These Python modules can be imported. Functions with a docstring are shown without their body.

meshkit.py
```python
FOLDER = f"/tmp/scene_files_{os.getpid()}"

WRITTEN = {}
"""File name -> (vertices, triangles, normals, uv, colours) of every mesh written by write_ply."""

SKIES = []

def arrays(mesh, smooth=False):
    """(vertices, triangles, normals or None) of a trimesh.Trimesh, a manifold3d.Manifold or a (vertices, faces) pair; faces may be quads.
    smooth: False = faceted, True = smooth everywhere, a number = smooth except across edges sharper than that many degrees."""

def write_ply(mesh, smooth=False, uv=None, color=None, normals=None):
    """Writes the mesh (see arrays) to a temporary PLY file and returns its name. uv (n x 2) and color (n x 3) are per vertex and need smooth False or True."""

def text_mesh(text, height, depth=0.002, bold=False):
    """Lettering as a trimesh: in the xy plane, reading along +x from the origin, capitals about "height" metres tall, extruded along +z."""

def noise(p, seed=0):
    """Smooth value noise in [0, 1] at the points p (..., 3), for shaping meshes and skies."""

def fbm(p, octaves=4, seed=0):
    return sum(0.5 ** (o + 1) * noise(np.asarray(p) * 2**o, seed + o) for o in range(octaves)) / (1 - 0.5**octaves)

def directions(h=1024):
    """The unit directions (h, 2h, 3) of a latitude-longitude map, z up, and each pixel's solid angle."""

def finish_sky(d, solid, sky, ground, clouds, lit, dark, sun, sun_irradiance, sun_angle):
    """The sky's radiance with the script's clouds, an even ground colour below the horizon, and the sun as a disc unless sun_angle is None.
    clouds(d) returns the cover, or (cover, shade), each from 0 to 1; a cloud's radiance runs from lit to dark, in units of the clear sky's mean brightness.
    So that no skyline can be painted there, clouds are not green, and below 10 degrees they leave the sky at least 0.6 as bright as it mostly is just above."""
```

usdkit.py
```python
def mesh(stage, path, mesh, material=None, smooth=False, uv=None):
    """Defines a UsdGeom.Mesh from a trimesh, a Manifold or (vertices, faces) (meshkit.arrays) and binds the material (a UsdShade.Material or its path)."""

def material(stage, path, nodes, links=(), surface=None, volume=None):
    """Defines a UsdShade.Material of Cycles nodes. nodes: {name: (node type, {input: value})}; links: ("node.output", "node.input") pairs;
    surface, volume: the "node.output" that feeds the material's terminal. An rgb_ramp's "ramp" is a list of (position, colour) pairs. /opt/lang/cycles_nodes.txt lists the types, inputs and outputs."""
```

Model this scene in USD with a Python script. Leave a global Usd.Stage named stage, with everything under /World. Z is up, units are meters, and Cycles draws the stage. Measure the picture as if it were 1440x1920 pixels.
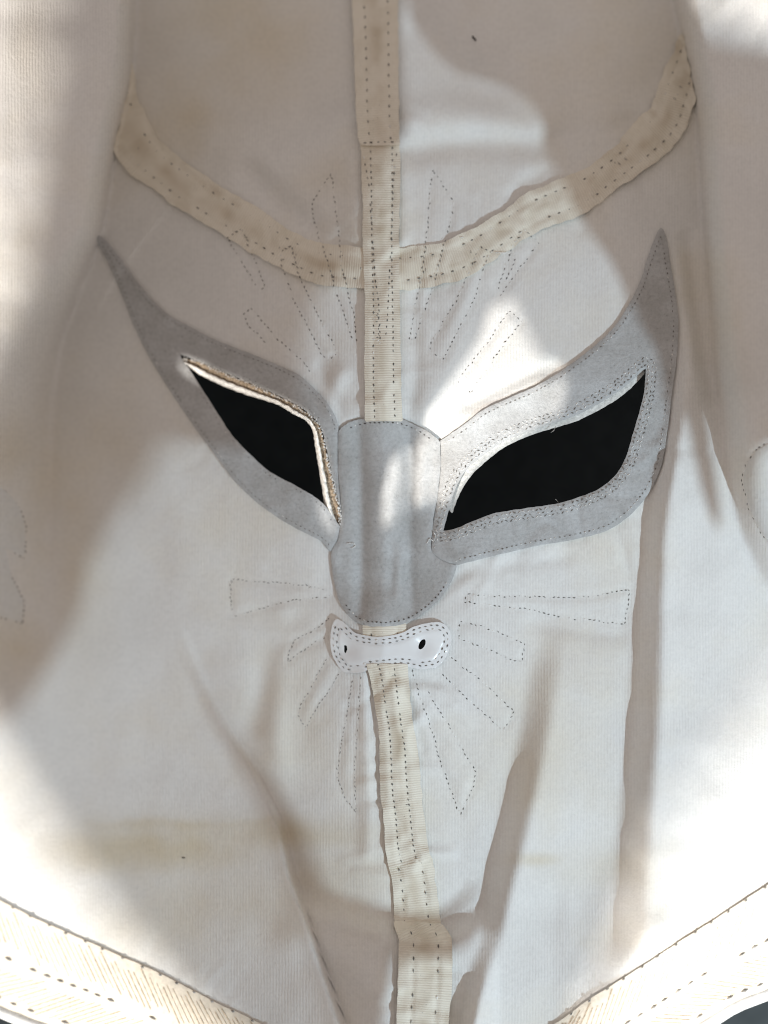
import math, random
import numpy as np
import shapely, trimesh
from shapely.geometry import Polygon, LineString, Point, box
from shapely.ops import unary_union
from scipy.spatial import Delaunay
from scipy.ndimage import gaussian_filter, map_coordinates
from scipy.interpolate import PchipInterpolator
from pxr import Gf, Sdf, Usd, UsdGeom, UsdLux, UsdShade, Vt
import usdkit
from meshkit import noise, fbm

random.seed(7); rng = np.random.default_rng(7)
stage = Usd.Stage.CreateInMemory()
UsdGeom.SetStageUpAxis(stage, 'Z'); UsdGeom.SetStageMetersPerUnit(stage, 1.0)
UsdGeom.Xform.Define(stage, '/World'); UsdGeom.Scope.Define(stage, '/World/Looks')

# ------------------------------------------------------------------ camera
H = 0.42                       # the lens is 42 cm above the nose of the mask
S = 0.2667 / 1440              # metres per unit of the cloth plan at z = 0
cam = UsdGeom.Camera.Define(stage, '/World/camera')
cam.AddTranslateOp().Set((0, 0, H))
FOCAL = 26.0
cam.CreateFocalLengthAttr(FOCAL)
cam.CreateHorizontalApertureAttr(FOCAL * 0.2667 / H)
cam.CreateVerticalApertureAttr(FOCAL * 0.2667 / H * 4 / 3)
cam.CreateClippingRangeAttr((0.02, 50))
cam.CreateFStopAttr(2.6); cam.CreateFocusDistanceAttr(0.415)
cam.CreateExposureAttr(0.0)

# ------------------------------------------------------------------ light
AMB = (0.445, 0.392, 0.368)
SUN_DIR = np.array([-0.45, -0.60, 0.66]); SUN_DIR /= np.linalg.norm(SUN_DIR)
KEY_POS = np.array([0.40, -0.36, 0.60])
ZF = 0.34                      # height of the unseen sheets that shape the light
KEY_I, SUN_I = 4.3, 1.8

dome_m = usdkit.material(stage, '/World/Looks/room_light', {'b': ('background_shader', {'color': AMB, 'strength': 1.0})}, surface='b.background')
dome = UsdLux.DomeLight.Define(stage, '/World/room_light')
UsdShade.MaterialBindingAPI.Apply(dome.GetPrim()).Bind(dome_m)

def aim(prim, d):
    """rotation that makes the light's own -z point along -d (d: direction towards the light)"""
    q = Gf.Rotation(Gf.Vec3d(0, 0, 1), Gf.Vec3d(*map(float, d))).GetQuat()
    return Gf.Quatf(q)
sun = UsdLux.DistantLight.Define(stage, '/World/sun')
sun.CreateNormalizeAttr(True); sun.CreateIntensityAttr(SUN_I); sun.CreateAngleAttr(0.6)
sun.CreateColorAttr((1.0, 0.965, 0.91))
sun.AddOrientOp().Set(aim(sun, SUN_DIR))
key = UsdLux.SphereLight.Define(stage, '/World/unseen_key_lamp')  # lamp out of view, placed to light the lower and right cloth
key.CreateRadiusAttr(0.0022); key.CreateNormalizeAttr(True); key.CreateIntensityAttr(KEY_I); key.CreateColorAttr((0.77, 1.0, 1.17))
key.AddTranslateOp().Set(tuple(map(float, KEY_POS)))

# ------------------------------------------------------------------ helpers: names and custom data
used = {}
def path_for(name, parent):
    base = (str(parent.GetPath()) if parent is not None else '/World') + '/' + name
    n = used.get(base, -1) + 1; used[base] = n
    return base if n == 0 else f'{base}_{n:03d}'
def tag(p, label=None, category=None, group=None, kind=None):
    for k, v in (('label', label), ('category', category), ('group', group), ('kind', kind)):
        if v: p.SetCustomDataByKey(k, v)
    return p
def part(name, vf, mat, parent=None, uv=None, prim=None, smooth=True, **kw):
    m = usdkit.mesh(stage, path_for(name, parent), vf, mat, smooth=smooth, uv=uv)
    if prim:
        for k, a in prim.items():
            UsdGeom.PrimvarsAPI(m).CreatePrimvar(k, Sdf.ValueTypeNames.FloatArray, 'vertex').Set(Vt.FloatArray.FromNumpy(np.asarray(a, np.float32)))
    return tag(m.GetPrim(), **kw)

# ------------------------------------------------------------------ materials
def M(name, nodes, links, out='p.BSDF'):
    return usdkit.material(stage, '/World/Looks/' + name, nodes, links, surface=out)

def jersey(name, col, rib=0.0056):
    return M(name, {
        'uv': ('texture_coordinate', {}),
        'sx': ('separate_xyz', {}),
        'n0': ('noise_texture', {'scale': 9.0, 'detail': 2.0}),
        'wob': ('math', {'math_type': 'multiply', 'value2': 0.006}),
        'xx': ('math', {'math_type': 'add'}),
        'fr': ('math', {'math_type': 'multiply', 'value2': 2 * math.pi / rib}),
        'si': ('math', {'math_type': 'sine'}),
        'fine': ('noise_texture', {'scale': 120.0, 'detail': 4.0, 'roughness': 0.75}),
        'patch': ('noise_texture', {'scale': 26.0, 'detail': 2.0}),
        'h1': ('math', {'math_type': 'multiply', 'value2': 0.22}),
        'rs': ('math', {'math_type': 'multiply'}),
        'h2': ('math', {'math_type': 'add'}),
        'bump': ('bump', {'strength': 0.34, 'distance': 0.0006}),
        'big': ('noise_texture', {'scale': 3.2, 'detail': 4.0, 'roughness': 0.6}),
        'ramp': ('rgb_ramp', {'ramp': [(0.30, tuple(c * 0.93 for c in col)), (0.48, col), (0.72, (col[0] * 0.99, col[1] * 0.955, col[2] * 0.885))]}),
        'fm': ('rgb_ramp', {'ramp': [(0.25, (0.90, 0.90, 0.90)), (0.6, (1.0, 1.0, 1.0))]}),
        'mul': ('mix', {'mix_type': 'multiply', 'fac': 1.0}),
        'st': ('attribute', {'attribute': 'stain'}),
        'mx': ('mix', {'mix_type': 'multiply', 'color2': (0.84, 0.755, 0.60)}),
        'rr': ('map_range', {'from_min': -1.0, 'from_max': 1.0, 'to_min': 0.972, 'to_max': 1.0}),
        'm2': ('mix', {'mix_type': 'multiply', 'fac': 1.0}),
        'p': ('principled_bsdf', {'roughness': 0.95, 'specular_ior_level': 0.12, 'sheen_weight': 0.06, 'sheen_roughness': 0.5}),
    }, [('uv.UV', 'sx.vector'), ('uv.UV', 'n0.vector'), ('n0.fac', 'wob.value1'), ('sx.x', 'xx.value1'), ('wob.value', 'xx.value2'), ('xx.value', 'fr.value1'),
        ('fr.value', 'si.value1'), ('si.value', 'h1.value1'), ('uv.UV', 'patch.vector'), ('h1.value', 'rs.value1'), ('patch.fac', 'rs.value2'),
        ('uv.UV', 'fine.vector'), ('rs.value', 'h2.value1'), ('fine.fac', 'h2.value2'), ('h2.value', 'bump.height'), ('bump.normal', 'p.normal'),
        ('uv.UV', 'big.vector'), ('big.fac', 'ramp.fac'), ('fine.fac', 'fm.fac'), ('ramp.color', 'mul.color1'), ('fm.color', 'mul.color2'),
        ('st.fac', 'mx.fac'), ('mul.color', 'mx.color1'), ('si.value', 'rr.value'), ('mx.color', 'm2.color1'), ('rr.result', 'm2.color2'), ('m2.color', 'p.base_color')])

def tape_mat(name, col, pitch=0.0044):
    """ribbed cotton tape: uv.x runs along the tape, uv.y across it (0..1)"""
    return M(name, {
        'uv': ('texture_coordinate', {}), 'sx': ('separate_xyz', {}),
        'fr': ('math', {'math_type': 'multiply', 'value2': 2 * math.pi / pitch}),
        'nn': ('noise_texture', {'scale': 30.0, 'detail': 2.0}),
        'nw': ('math', {'math_type': 'multiply', 'value2': 5.0}),
        'ph': ('math', {'math_type': 'add'}),
        'si': ('math', {'math_type': 'sine'}),
        'fine': ('noise_texture', {'scale': 330.0, 'detail': 2.0, 'roughness': 0.7}),
        'a': ('math', {'math_type': 'multiply', 'value2': 0.9}),
        'hh': ('math', {'math_type': 'add'}),
        'bump': ('bump', {'strength': 0.24, 'distance': 0.0006}),
        'dirt': ('noise_texture', {'scale': 14.0, 'detail': 4.0, 'roughness': 0.7}),
        'ramp': ('rgb_ramp', {'ramp': [(0.28, tuple(c * f for c, f in zip(col, (0.88, 0.865, 0.83)))), (0.5, col), (0.8, tuple(min(1, c * f) for c, f in zip(col, (1.05, 1.06, 1.09))))]}),
        'rr': ('map_range', {'from_min': -1.0, 'from_max': 1.0, 'to_min': 0.92, 'to_max': 1.0}),
        'm2': ('mix', {'mix_type': 'multiply', 'fac': 1.0}),
        'wn': ('attribute', {'attribute': 'wear'}),
        'mx': ('mix', {'mix_type': 'multiply', 'color2': (0.60, 0.50, 0.39)}),
        'p': ('principled_bsdf', {'roughness': 0.9, 'specular_ior_level': 0.15, 'sheen_weight': 0.05}),
    }, [('uv.UV', 'sx.vector'), ('sx.x', 'fr.value1'), ('uv.UV', 'nn.vector'), ('nn.fac', 'nw.value1'), ('fr.value', 'ph.value1'), ('nw.value', 'ph.value2'), ('ph.value', 'si.value1'),
        ('uv.UV', 'fine.vector'), ('fine.fac', 'a.value1'), ('si.value', 'hh.value1'), ('a.value', 'hh.value2'), ('hh.value', 'bump.height'), ('bump.normal', 'p.normal'),
        ('uv.UV', 'dirt.vector'), ('dirt.fac', 'ramp.fac'), ('ramp.color', 'm2.color1'), ('si.value', 'rr.value'), ('rr.result', 'm2.color2'), ('m2.color', 'mx.color1'), ('wn.fac', 'mx.fac'), ('mx.color', 'p.base_color')])

def suede(name, col):
    return M(name, {
        'uv': ('texture_coordinate', {}),
        'fine': ('noise_texture', {'scale': 150.0, 'detail': 4.0, 'roughness': 0.75}),
        'mid': ('noise_texture', {'scale': 16.0, 'detail': 4.0, 'roughness': 0.6}),
        'r1': ('rgb_ramp', {'ramp': [(0.26, tuple(c * 0.50 for c in col)), (0.38, tuple(c * 0.88 for c in col)), (0.55, col), (0.8, tuple(c * 1.15 for c in col))]}),
        'r2': ('rgb_ramp', {'ramp': [(0.3, (0.80, 0.785, 0.765)), (0.65, (1.0, 1.0, 1.0))]}),
        'm': ('mix', {'mix_type': 'multiply', 'fac': 1.0}),
        'bump': ('bump', {'strength': 0.5, 'distance': 0.0007}),
        'p': ('principled_bsdf', {'roughness': 0.85, 'specular_ior_level': 0.2, 'sheen_weight': 0.12, 'sheen_roughness': 0.4}),
    }, [('uv.UV', 'fine.vector'), ('uv.UV', 'mid.vector'), ('fine.fac', 'r1.fac'), ('mid.fac', 'r2.fac'), ('r1.color', 'm.color1'), ('r2.color', 'm.color2'),
        ('fine.fac', 'bump.height'), ('bump.normal', 'p.normal'), ('m.color', 'p.base_color')])

def plain(name, col, rough=0.9, spec=0.2, var=0.12, scale=300.0, bump=0.2):
    return M(name, {
        'uv': ('texture_coordinate', {}),
        'n': ('noise_texture', {'scale': scale, 'detail': 2.0}),
        'r': ('rgb_ramp', {'ramp': [(0.3, tuple(c * (1 - var) for c in col)), (0.7, tuple(min(1, c * (1 + var)) for c in col))]}),
        'bump': ('bump', {'strength': bump, 'distance': 0.0004}),
        'p': ('principled_bsdf', {'roughness': rough, 'specular_ior_level': spec}),
    }, [('uv.object', 'n.vector'), ('n.fac', 'r.fac'), ('n.fac', 'bump.height'), ('bump.normal', 'p.normal'), ('r.color', 'p.base_color')])

MAT = {
    'jersey': jersey('white_jersey', (0.80, 0.785, 0.755)),
    'tape': tape_mat('cotton_tape', (0.835, 0.775, 0.66)),
    'suede': suede('grey_suede', (0.53, 0.53, 0.525)),
    'vinyl': M('white_vinyl', {'uv': ('texture_coordinate', {}), 'n': ('noise_texture', {'scale': 60.0, 'detail': 2.0}), 'b': ('bump', {'strength': 0.05, 'distance': 0.0005}),
               'r': ('rgb_ramp', {'ramp': [(0.3, (0.76, 0.76, 0.76)), (0.7, (0.84, 0.84, 0.83))]}),
               'p': ('principled_bsdf', {'roughness': 0.2, 'specular_ior_level': 0.5})},
              [('uv.object', 'n.vector'), ('n.fac', 'b.height'), ('b.normal', 'p.normal'), ('n.fac', 'r.fac'), ('r.color', 'p.base_color')]),
    'thread': M('thread', {'t': ('attribute', {'attribute': 'tone'}), 'r': ('rgb_ramp', {'ramp': [(0.0, (0.075, 0.068, 0.062)), (0.5, (0.26, 0.245, 0.225)), (1.0, (0.86, 0.84, 0.80))]}),
                           'p': ('principled_bsdf', {'roughness': 0.6, 'specular_ior_level': 0.3})}, [('t.fac', 'r.fac'), ('r.color', 'p.base_color')]),
    'rim': plain('white_cut_edge', (0.80, 0.77, 0.72), var=0.18, scale=900, bump=0.6),
    'rim_dark': plain('frayed_tan_edge', (0.36, 0.28, 0.20), var=0.6, scale=1400, bump=0.8),
    'hem': plain('cream_twill', (0.80, 0.72, 0.60), var=0.08, scale=500, bump=0.5),
    'twill': plain('tan_twill_thread', (0.62, 0.51, 0.38), var=0.3, scale=800),
    'piping': plain('white_piping', (0.78, 0.77, 0.75), scale=400),
    'ground': plain('black_cloth', (0.034, 0.041, 0.045), rough=1.0, spec=0.02, scale=120),
    'lint': plain('dark_lint', (0.03, 0.026, 0.024)),
}

# ------------------------------------------------------------------ the cloth's relief: height above the nose over the cloth's plan
X0, X1, Y0, Y1, G = -420, 1860, -420, 2360, 3
gx, gy = np.arange(X0, X1 + 1, G, dtype=float), np.arange(Y0, Y1 + 1, G, dtype=float)
U, V = np.meshgrid(gx, gy)

def curve_x(pts):
    """x as a smooth function of y"""
    p = np.array(sorted(pts, key=lambda q: q[1]), float)
    f = PchipInterpolator(p[:, 1], p[:, 0], extrapolate=False)
    lo, hi = p[0], p[-1]
    return lambda y: np.where(y < lo[1], lo[0], np.where(y > hi[1], hi[0], f(np.clip(y, lo[1], hi[1]))))
def prof(ys, vs):
    return np.interp(V, ys, vs)
def sstep(a, b, x):
    t = np.clip((x - a) / (b - a), 0, 1); return t * t * (3 - 2 * t)
def dist_line(pts, pad):
    """distance from every grid node to a polyline (inf further than pad)"""
    out = np.full(U.shape, 1e9)
    for (ax, ay), (bx, by) in zip(pts[:-1], pts[1:]):
        i0, i1 = np.searchsorted(gx, [min(ax, bx) - pad, max(ax, bx) + pad]); j0, j1 = np.searchsorted(gy, [min(ay, by) - pad, max(ay, by) + pad])
        if i0 >= i1 or j0 >= j1: continue
        u, v = U[j0:j1, i0:i1], V[j0:j1, i0:i1]
        l2 = (bx - ax) ** 2 + (by - ay) ** 2 + 1e-9
        t = np.clip(((u - ax) * (bx - ax) + (v - ay) * (by - ay)) / l2, 0, 1)
        d = np.hypot(u - ax - t * (bx - ax), v - ay - t * (by - ay))
        out[j0:j1, i0:i1] = np.minimum(out[j0:j1, i0:i1], d)
    return out
def smooth_pts(pts, n=8):
    p = np.asarray(pts, float)
    if len(p) < 3: return [tuple(q) for q in p]
    t = np.r_[0, np.cumsum(np.hypot(*np.diff(p, axis=0).T))]
    tt = np.linspace(0, t[-1], n * (len(p) - 1) + 1)
    return list(zip(PchipInterpolator(t, p[:, 0])(tt), PchipInterpolator(t, p[:, 1])(tt)))

left_wall = curve_x([(262, -420), (262, -100), (250, 0), (243, 130), (210, 280), (188, 420), (142, 560), (112, 650), (98, 780), (95, 900), (98, 1040), (80, 1150), (30, 1260), (-40, 1350), (-150, 1500), (-420, 1800)])
right_wall = curve_x([(1250, -420), (1262, -100), (1268, 0), (1285, 80), (1308, 190), (1318, 350), (1328, 500), (1340, 650), (1350, 760), (1362, 850), (1385, 980), (1425, 1080), (1490, 1170), (1640, 1300), (1860, 1500)])
fold_right = curve_x([(1262, 600), (1246, 760), (1228, 860), (1205, 980), (1192, 1100), (1183, 1200), (1172, 1350), (1160, 1480), (1150, 1600), (1143, 1720), (1120, 1900), (1100, 2100)])
fold_mid = curve_x([(1010, 1100), (1000, 1180), (985, 1260), (965, 1380), (930, 1540), (905, 1660), (885, 1780), (862, 1900), (840, 2050)])
fold_left = curve_x([(310, 1100), (365, 1240), (425, 1370), (470, 1440), (520, 1540), (545, 1640), (570, 1710), (600, 1800), (640, 1920), (680, 2050)])

h = -0.046 * (np.clip(720 - V, 0, None) / 700) ** 1.25
h += -0.060 * (1.25 * np.tanh(np.clip((720 - U) / 500, 0, None) / 1.25)) ** 1.2 * (0.35 + 0.65 * sstep(250, 800, V)) * (1 - 0.3 * sstep(1400, 2150, V))
# side walls of the mask
d = U - left_wall(V); e = np.clip(-d, 0, None); w = prof([0, 430, 600, 800, 1000, 1300], [9, 10, 34, 75, 95, 140])
h += prof([-400, 0, 500, 800, 1000, 1200, 1400], [0.078, 0.078, 0.068, 0.044, 0.032, 0.018, 0.008]) * (1 - np.exp(-(e / w) ** 1.4)) + e * prof([0, 900, 1300], [0.00005, 0.00005, 0.00001])
d = U - right_wall(V); e = np.clip(d, 0, None); w = prof([0, 500, 700, 900, 1100], [12, 12, 20, 28, 45])
h += prof([-400, 0, 400, 700, 900, 1050, 1250], [0.055, 0.055, 0.045, 0.028, 0.018, 0.010, 0.0]) * (1 - np.exp(-(e / w) ** 1.4)) + e * prof([0, 900, 1300], [0.00005, 0.00004, 0.00002])
# folds
d = U - fold_right(V); A = prof([560, 720, 900, 1400, 1600, 1760, 1900], [0, 0.007, 0.0105, 0.0125, 0.0095, 0.0045, 0.0]); w = prof([700, 1000, 1300, 1700], [40, 50, 68, 74])
h += A * sstep(0, 1, d / w) * np.exp(-np.clip(d - w, 0, None) / 260)
d = U - fold_mid(V); A = prof([1150, 1300, 1500, 1750, 2000], [0, 0.007, 0.012, 0.012, 0.008]); w = prof([1200, 1600, 1800, 1950], [70, 66, 50, 34])
h += A * sstep(0, 1, d / w) * np.exp(-np.clip(d - w, 0, None) / 300)
d = U - fold_left(V); A = prof([1150, 1300, 1450, 1700, 2000], [0, 0.0022, 0.005, 0.012, 0.021]); w = prof([1200, 1500, 1900], [8, 7, 6])
FOLD_L = A * np.where(d < 0, np.exp(d / 320), 1 - sstep(0, 1, d / w))
h += FOLD_L
# cross fold above the hem, between the two lower folds
cy = np.interp(U, [500, 560, 640, 740, 840, 900], [1655, 1665, 1680, 1712, 1722, 1695])
m = (U > fold_left(V) + 6) * (1 - sstep(880, 940, U))
d = V - cy
h += m * 0.010 * sstep(0, 1, d / 55)
# the rim rises towards the lens and flares outwards at the hem
hem_up = np.interp(U, [-420, -200, 0, 77, 157, 233, 310, 387, 477, 600, 740, 900, 1040, 1100, 1167, 1237, 1310, 1347, 1420, 1500, 1700, 1860],
                   [1460, 1590, 1688, 1727, 1762, 1795, 1830, 1870, 1913, 1965, 1995, 1975, 1920, 1877, 1835, 1790, 1743, 1720, 1672, 1620, 1480, 1370])
q = V - hem_up
side_l = 1 - sstep(150, 640, U); side_r = sstep(1000, 1400, U)
h += side_l * (0.008 * sstep(-440, 20, q)) + side_r * (0.022 * sstep(-520, 40, q)) + (1 - side_l) * (1 - side_r) * 0.012 * sstep(-250, 40, q)
# nose: deeper channel with two creases
nose = np.exp(-((U - 728) / 120) ** 4) * sstep(760, 850, V) * (1 - sstep(1080, 1190, V))
h -= 0.006 * nose
def dent(pts, amp, wd):
    global h
    dd = dist_line(smooth_pts(pts), wd * 3.5)
    h += amp * np.exp(-(dd / wd) ** 2)
dent([(672, 800), (676, 900), (678, 1000), (674, 1150)], -0.0022, 13)
dent([(765, 800), (770, 900), (768, 960), (772, 1150)], -0.0017, 12)
dent([(722, 800), (718, 950), (722, 1140)], 0.0010, 22)
dent([(745, 850), (735, 960), (745, 1120)], 0.0010, 14)
dent([(795, 840), (790, 940)], 0.0012, 14)
# soft dents and puckers of the cloth
dent([(470, 320), (520, 375), (570, 415), (625, 448)], -0.0045, 26)
dent([(400, 260), (470, 300), (560, 330)], 0.003, 40)
dent([(790, 60), (860, 140), (960, 190), (1040, 250)], -0.005, 42)
dent([(760, 285), (880, 268), (1030, 272), (1180, 235)], -0.0035, 26)
dent([(770, 220), (900, 215), (1000, 230)], 0.003, 36)
dent([(930, 10), (900, 80)], 0.004, 50)
dent([(1050, 0), (1060, 120), (1090, 220)], -0.003, 40)
dent([(755, 300), (760, 450)], 0.0015, 14); dent([(660, 300), (662, 440)], 0.0015, 14)
dent([(960, 370), (990, 340), (1030, 320)], -0.0016, 16)
dent([(300, 900), (360, 1050), (380, 1160)], 0.002, 60)
dent([(540, 1150), (520, 1280), (515, 1420)], 0.0022, 26)
dent([(545, 1160), (510, 1240), (480, 1350)], -0.0022, 26)
dent([(430, 1260), (480, 1330), (530, 1430)], 0.002, 40)
dent([(700, 1270), (705, 1400), (712, 1500)], -0.0020, 12)
dent([(680, 1270), (690, 1400), (690, 1600)], 0.0016, 14)
dent([(800, 830), (900, 770), (1010, 715)], 0.0018, 20); dent([(880, 760), (960, 720), (1040, 685)], -0.0012, 12)
dent([(640, 700), (620, 760), (640, 790)], 0.0024, 16); dent([(600, 690), (640, 780)], -0.0016, 12)
dent([(775, 560), (780, 680), (770, 770)], -0.0014, 12)
dent([(880, 520), (850, 640), (800, 760)], 0.0016, 26)
dent([(1290, 450), (1310, 600), (1335, 740)], -0.003, 18); dent([(1275, 480), (1300, 700)], 0.0016, 14)
dent([(860, 1075), (940, 1060), (1060, 1045)], -0.0012, 14)
dent([(1000, 1165), (1080, 1180), (1160, 1190)], -0.0010, 16)
dent([(1230, 1750), (1130, 1880), (1080, 1960)], 0.003, 40)
dent([(560, 1760), (620, 1780), (700, 1850)], 0.003, 40)
for k in range(26):                                # radiating puckers round the seams of the mouth and the nose
    a = rng.uniform(0, 2 * math.pi); r0, r1 = rng.uniform(125, 160), rng.uniform(200, 330)
    ca, sa = math.cos(a), math.sin(a)
    dent([(733 + r0 * ca, 1200 + 0.75 * r0 * sa), (733 + r1 * ca, 1200 + 0.75 * r1 * sa)], rng.uniform(-0.0011, 0.0011), rng.uniform(7, 13))
def puckers(pts, n, lo, hi, amp, ang=0.5):
    ls = LineString(pts)
    for k in range(n):
        s0 = rng.uniform(0, ls.length); a = np.array(ls.interpolate(s0).coords[0]); b = np.array(ls.interpolate(min(ls.length, s0 + 3)).coords[0])
        th = math.atan2(*(b - a)[::-1]) + math.pi / 2 * rng.choice([-1, 1]) + rng.normal(0, ang); L = rng.uniform(lo, hi)
        m_ = a + np.array([math.cos(th), math.sin(th)]) * L * 0.55 + rng.normal(0, 5, 2); e_ = a + np.array([math.cos(th + .12), math.sin(th + .12)]) * L
        dent([tuple(a), tuple(m_), tuple(e_)], rng.choice([-1, 1]) * amp * rng.uniform(0.4, 1.0), rng.uniform(4.5, 9))
puckers([(400, 380), (590, 492), (680, 503), (850, 485), (1040, 381), (1150, 320)], 56, 45, 100, 0.0007)
puckers([(708, 150), (714, 500), (718, 780)], 40, 50, 110, 0.0009)
puckers([(735, 1260), (760, 1530), (790, 1730), (795, 1900)], 40, 55, 130, 0.0011)
puckers([(860, 1060), (1015, 1025), (1135, 1000), (1225, 915), (1260, 700)], 30, 40, 110, 0.0009)
puckers([(240, 600), (336, 765), (437, 905), (565, 1000)], 22, 35, 80, 0.0004)
puckers([(477, 1900), (310, 1825), (157, 1757), (0, 1685)], 14, 30, 70, 0.0004)
P3 = np.stack([U / 150, V / 190, np.zeros_like(U)], -1)
h += 0.0022 * (fbm(P3, 3, 3) - 0.5)
h += 0.0006 * (fbm(np.stack([U / 38, V / 60, np.zeros_like(U)], -1), 2, 9) - 0.5)
h = gaussian_filter(h, 1.2)

# ------------------------------------------------------------------ sewn outlines (stitch lines on the cloth's plan)
RAYS = [  # name of each decorative ray: list of stitch rows
    [[(662, 640), (645, 590), (627, 537), (615, 492), (600, 450), (587, 410), (585, 380), (622, 322), (626, 370), (634, 425), (641, 500), (652, 545), (665, 600), (669, 642), (662, 640)]],
    [[(530, 467), (527, 495), (550, 562), (575, 607), (595, 647), (607, 672), (620, 675), (632, 660), (607, 610), (585, 567), (562, 520), (546, 461), (530, 467)]],
    [[(452, 428), (425, 447), (445, 477), (462, 507), (475, 527), (486, 545), (497, 537), (485, 505), (472, 475), (452, 428)]],
    [[(500, 645), (467, 612), (457, 587), (469, 577), (492, 602), (520, 635), (550, 662), (575, 685), (586, 705)]],
    [[(767, 637), (771, 620), (777, 577), (791, 520), (802, 425), (806, 357), (811, 317), (827, 342), (851, 377), (847, 407), (836, 445), (825, 485), (815, 530), (802, 565), (787, 605), (777, 637), (767, 637)]],
    [[(900, 462), (890, 482), (875, 520), (857, 560), (835, 597), (810, 640), (806, 657), (831, 675), (845, 647), (865, 607), (892, 555), (902, 515), (920, 470), (900, 462)]],
    [[(932, 547), (940, 520), (960, 465), (982, 430), (998, 445), (1012, 455), (990, 482), (962, 520), (937, 555), (932, 547)], [(946, 530), (958, 505), (968, 482)]],
    [[(947, 592), (920, 635), (890, 672), (865, 705), (857, 715), (884, 737), (902, 705), (930, 667), (957, 630), (979, 602), (955, 582), (947, 592)]],
    [[(608, 1105), (573, 1098), (530, 1093), (481, 1091), (435, 1085), (431, 1100), (434, 1140), (438, 1155), (478, 1144), (522, 1132), (562, 1124), (606, 1120), (622, 1116)]],
    [[(617, 1159), (590, 1181), (552, 1200), (545, 1213), (538, 1243), (557, 1227), (584, 1209), (614, 1192)]],
    [[(614, 1232), (595, 1267), (576, 1303), (557, 1338), (573, 1365), (595, 1324), (617, 1295), (638, 1259)]],
    [[(661, 1273), (652, 1332), (638, 1406), (632, 1457), (646, 1495), (667, 1525), (664, 1446), (668, 1378), (673, 1327), (676, 1265)]],
    [[(873, 1114), (931, 1118), (987, 1118), (1056, 1121), (1114, 1118), (1181, 1104), (1173, 1171), (1098, 1162), (1048, 1157), (998, 1144), (937, 1136), (870, 1128), (873, 1114)]],
    [[(862, 1165), (898, 1172), (939, 1189), (984, 1206), (978, 1242), (939, 1228), (898, 1211), (859, 1197), (862, 1165)]],
    [[(842, 1225), (862, 1247), (887, 1264), (920, 1292), (951, 1322), (964, 1333), (955, 1355), (942, 1369), (912, 1342), (881, 1314), (851, 1286), (823, 1258)]],
    [[(771, 1254), (791, 1315), (809, 1367), (826, 1429), (844, 1478), (863, 1528), (890, 1467), (893, 1446), (864, 1400), (835, 1350), (812, 1315), (782, 1262)]],
    [[(-20, 905), (6, 919), (24, 935), (36, 951), (47, 977), (49, 1004), (48, 1030), (47, 1048), (10, 1025), (-12, 1010)], [(-2, 1030), (10, 1051), (24, 1085), (44, 1123), (45, 1140), (43, 1171), (0, 1157), (-25, 1150)]],
    [[(1470, 815), (1440, 829), (1418, 841), (1401, 865), (1392, 892), (1392, 908), (1399, 937), (1408, 966), (1418, 985), (1435, 1014), (1460, 1050), (1500, 1080)]],
]
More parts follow.
